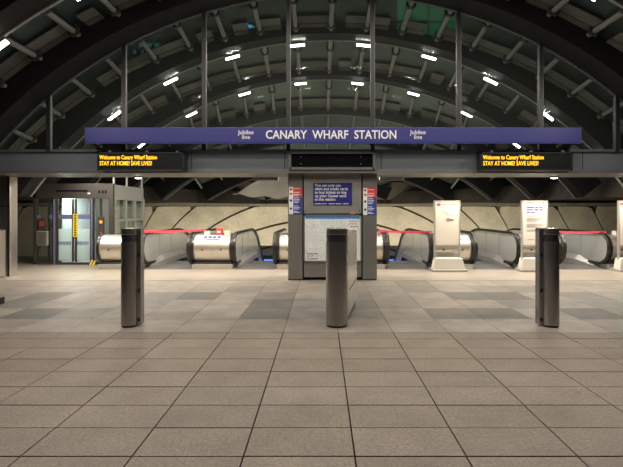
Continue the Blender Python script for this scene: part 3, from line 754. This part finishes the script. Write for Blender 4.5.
for (a, b) in ((55.3, 73.3), (74.2, 90.9)):
    d = L(B(x(a), x(b), LY+.06, LY+.08, z(262), z(199)), 'door_leaf', 'lift_glass')
    for (q0, q1) in ((a, a+(2.4 if a < 60 else 2)), (b-(2.0 if a < 60 else 1.6), b)):
        LS(d, B(x(q0), x(q1), LY+.03, LY+.06, z(262), z(199)), 'door_stile', 'liftframe')
    q = MB(); q.v = [(x(a+2), LY+.055, z(260.5)), (x(b-2), LY+.055, z(260.5)), (x(b-2), LY+.055, z(229)), (x(a+2), LY+.055, z(229))]; q.f = [[0, 1, 2, 3]]   # film stuck on the pane
    LS(d, q, 'frosted_panel', 'frost')
    LS(d, B(x(a+2), x(b-2), LY+.046, LY+.052, z(219), z(214.5)), 'manifestation_band', 'liftblue')
    for k in range(9):
        q = a+2.3+k*(b-a-5)/9
        LS(d, B(x(q), x(q+(b-a-5)/9*.62), LY+.046, LY+.052, z(245), z(241.5)), 'manifestation_bar', 'liftblue')
ys = L(B(x(73), x(77.6), LY-.01, LY+.02, z(237), z(214)), 'warning_strip', 'yellow')
for k in range(9): LS(ys, B(x(74.4), x(76.4), LY-.013, LY-.009, z(235.6-k*2.4), z(234.2-k*2.4)), 'warning_glyph', 'hatch')
L(B(x(36.2), x(52.5), LY+.05, LY+.07, z(262.5), z(198.5)), 'side_pane', 'lift_glass')
L(B(x(93), x(109.2), LY+.05, LY+.07, z(262.5), z(198.5)), 'side_pane', 'lift_glass')
for a in (42, 46.5): L(B(x(a), x(a+1.8), LY+.3, LY+.36, 0, z(198)), 'guide_post', 'liftframe')
for a in (36.4, 48.6): L(B(x(a), x(a+3.5), LY+.04, LY+.046, z(219), z(215)), 'manifestation_band', 'liftblue')
cp = L(B(x(37), x(47.8), LY-.03, LY+.05, z(245.5), z(231)), 'control_box', 'liftside', bevel=.01)
LS(cp, B(x(38), x(46.8), LY-.036, LY-.028, z(244.5), z(232)), 'control_door', 'pillar')
sp = L(B(x(39), x(45.5), LY-.02, LY+.05, z(231), z(218)), 'sign_plate', 'liftframe')
n = 16; cx, cz = x(42.3), z(223.5); mb = MB()
for i in range(n):
    a0, a1 = 2*PI*i/n, 2*PI*(i+1)/n
    mb.prism([(cx+.075*math.cos(a0), cz+.075*math.sin(a0)), (cx+.075*math.cos(a1), cz+.075*math.sin(a1)), (cx+.05*math.cos(a1), cz+.05*math.sin(a1)), (cx+.05*math.cos(a0), cz+.05*math.sin(a0))], 'y', LY-.028, LY-.018)
mb.prism([(cx-.06, cz+.045), (cx-.045, cz+.06), (cx+.06, cz-.045), (cx+.045, cz-.06)], 'y', LY-.028, LY-.018)
LS(sp, mb, 'prohibition_mark', 'red')
cl = L(B(x(98.5), x(103.8), LY-.03, LY+.05, z(235), z(217)), 'call_panel', 'liftframe', bevel=.008)
M['call_orange'] = mat('call_display_orange', (.7, .25, .02), .5, emit=(1, .35, .02), estr=.8)
M['call_red'] = mat('call_button_red', (.6, .03, .03), .5, emit=(1, .03, .05), estr=.8)
LS(cl, B(x(100), x(102.8), LY-.036, LY-.03, z(223.3), z(220.6)), 'call_display', 'call_orange')
LS(cl, B(x(100.8), x(102), LY-.036, LY-.03, z(233.2), z(231.8)), 'call_button', 'call_red')
for a in (95, 104.6): L(B(x(a), x(a+2), LY+.3, LY+.36, 0, z(198)), 'guide_post', 'liftframe')
for k, px in enumerate((98.4, 102, 105)): L(B(x(px), x(px+1.6), LY-.006, LY+.004, z(193.4), z(190.4)), 'fascia_pictogram', 'black')
L(B(x(88), x(90.3), LY-.03, LY+.0, z(194.2), z(192.6)), 'sensor', 'signbase')
wd = thing('warning_wedge', 'small yellow and black warning wedge on the floor before the lift', 'warning block', (x(94.5), LY-.15, 0))
for k, m in enumerate(('hatch', 'yellow', 'hatch', 'yellow')):
    a = x(91.8)+k*.042; local(MB().prism([(LY-.25, 0), (LY-.1, 0), (LY-.1, .13+.02*(k in (1, 2)))], 'x', a, a+.042).build('stripe', m), wd)
# car, right side screen and roof posts
L(B(x(57), x(90), 16.6, 16.7, .02, 2.2), 'car_back', 'liftwhite')
L(B(x(56), x(57), 14.9, 16.7, .02, 2.2), 'car_side', 'liftwhite')
L(B(x(90), x(91), 14.9, 16.7, .02, 2.2), 'car_side', 'liftwhite')
L(B(x(56), x(91), 14.9, 16.7, 2.2, 2.3), 'car_ceiling', 'liftwhite')
L(B(x(56), x(91), 14.75, 16.7, -.0, .02), 'car_floor', 'liftside')
area('car_light', ((x(56)+x(91))/2, 15.25, 2.17), ((x(56)+x(91))/2, 15.25, 0), 55, .9, .5, (.92, 1, .98), lift)
for k in range(3): L(B(x(61+k*12), x(61.8+k*12), 16.58, 16.6, .1, 2.1), 'car_seam', 'liftframe')
L(B(XL, XL+.08, LY, YB, z(198.5), z(183.5)), 'side_fascia', 'liftframe')
for y in (15.8, 17.1): L(B(XL, XL+.08, y, y+.1, 0, z(198.5)), 'post', 'liftframe')
L(B(XL, XR, YB-.1, YB, 0, 2.45), 'back_wall', 'liftframe')
L(B(XR-.06, XR, LY+.12, YB, 2.02, 2.44), 'side_fascia', 'liftside')
for y in (14.72, 15.55, 16.3, 17.08): L(B(XR-.08, XR+.01, y, y+.1, 0, 2.02), 'side_post', 'liftside')
for zz in (.05, 1.30, 1.98): L(B(XR-.07, XR+.005, LY+.12, YB, zz, zz+.08), 'side_rail', 'liftside')
for y0, y1 in ((14.82, 15.55), (15.65, 16.3), (16.4, 17.08)):
    for z0, z1 in ((.13, 1.3), (1.38, 1.98)): L(B(XR-.04, XR-.025, y0, y1, z0, z1), 'side_pane', 'lift_glass')
for y in (14.72, 15.7, 17.0): L(B(XR-.06, XR-.01, y, y+.05, 2.44, 3.4), 'roof_post', 'liftside')

# ------------------------------------------------------------------ white netting under the rear ribs
mb = MB(); NX, NZ = 26, 10; nd = 22.0
for i in range(NX+1):
    q = i/NX; xx = -4.1+q*4.3
    zt = 2.45+1.15*min(1, q*2.2)**.8; zb = 2.42-.10*math.sin(q*PI)*1.5+.05*math.sin(q*23)+(.1 if q > .62 else 0)+.25*max(0, q-.65)
    for j in range(NZ+1):
        w = j/NZ; mb.v.append((xx, nd+.6*math.sin(w*PI)*.6+w*1.2+.05*math.sin(q*30), zb+(zt-zb)*w))
for i in range(NX):
    for j in range(NZ): a = i*(NZ+1)+j; mb.f.append([a, a+1, a+NZ+2, a+NZ+1])
net = mb.build('safety_net', 'net'); tag(net, 'sagging white mesh net hung beneath the rear canopy left of the pillar', 'net')
wm = net.modifiers.new('subd', 'SUBSURF'); wm.levels = 2; wm.render_levels = 2; wm.subdivision_type = 'SIMPLE'
wf_ = net.modifiers.new('wire', 'WIREFRAME'); wf_.thickness = .018; wf_.use_replace = True

# ------------------------------------------------------------------ roof lamps
def lamp(i, th, power, label):
    y = RIBS[i][0]+.04; xx, zz = ribpt(i, th, -.09)
    t = thing('roof_lamp', label, 'lamp', (xx, y, zz), 'roof lamps'); t.rotation_euler = (0, th, 0)
    B(-.22, .22, -.07, .07, .02, .075).build('housing', 'housing', t)
    for s in (-.028, .028): MB().tube([(-.2, s, .0), (.2, s, .0)], .024, 8).build('tube', 'tube', t, smooth=True)
    MB().box(-.12, -.1, -.02, .02, .07, .16).box(.1, .12, -.02, .02, .07, .16).build('bracket', 'bracket', t)
    l = bpy.data.lights.new('lamp_light', 'AREA'); l.shape = 'RECTANGLE'; l.size = .42; l.size_y = .16; l.energy = power; l.color = LAMP_COL
    o = bpy.data.objects.new('lamp_light', l); COL.objects.link(o); o.location = (0, 0, -.035); o.parent = t
rows = {0: ('added unseen row overhead', 2, 30), 1: ('row over the foreground', 3, LAMP_FRONT), 2: ('row before the glass', 4, LAMP_FRONT), 4: ('upper row behind the glass', 5, LAMP_REAR), 5: ('lower row behind the glass', 4, LAMP_REAR)}  # the overhead row is added out of view to light the bollards
for i, (nm, half, pw) in rows.items():
    ks = [k for k in range(-half, half)]
    for j, k in enumerate(ks):
        th = (k+.5)*2*DTH
        if j < half: lb = f'{ORD[j]} bright roof lamp from the left in the {nm}'
        else: lb = f'{ORD[2*half-1-j]} bright roof lamp from the right in the {nm}'
        lamp(i, th, pw, lb)

# ------------------------------------------------------------------ towers outside, seen through the roof glass
def tower(name, x0, x1, y0, y1, h, label, panes):
    t = thing(name, label, 'building', ((x0+x1)/2, y0, 0))
    local(B(x0, x1, y0, y1, 0, h).build('tower_body', 'tower'), t)
    for (a, b, c, d, m) in panes: local(B(a, b, y0-.08, y0+.02, c, d).build('window', m), t)
gw = []
for i in range(4):
    for j in range(7): gw.append((9.4+i*2.0, 11.2+i*2.0, 22.5+j*3.0, 25.2+j*3.0, 'green_glow'))
tower('office_tower', 9, 17.6, 60, 72, 46, 'dark office tower with green lit glazing seen through the roof', gw)
cw = [(-24.6+i*1.0+.3*(j % 2), -24.0+i*1.0, 19.3+j*.9, 19.8+j*.9, 'cyan_glow') for i in range(4) for j in range(5) if (i*3+j*5) % 4]
cw += [(-10.3, -9.6, 25.4, 26.0, 'neonblue'), (-9.5, -9.0, 25.35, 25.75, 'neonblue'), (-8.9, -8.5, 25.4, 25.6, 'neongreen'), (-8.35, -7.5, 25.5, 26.0, 'neongreen')]
tower('glass_tower', -26, -7, 62, 74, 30, 'dark tower with small cyan windows and a blue green neon sign', cw)
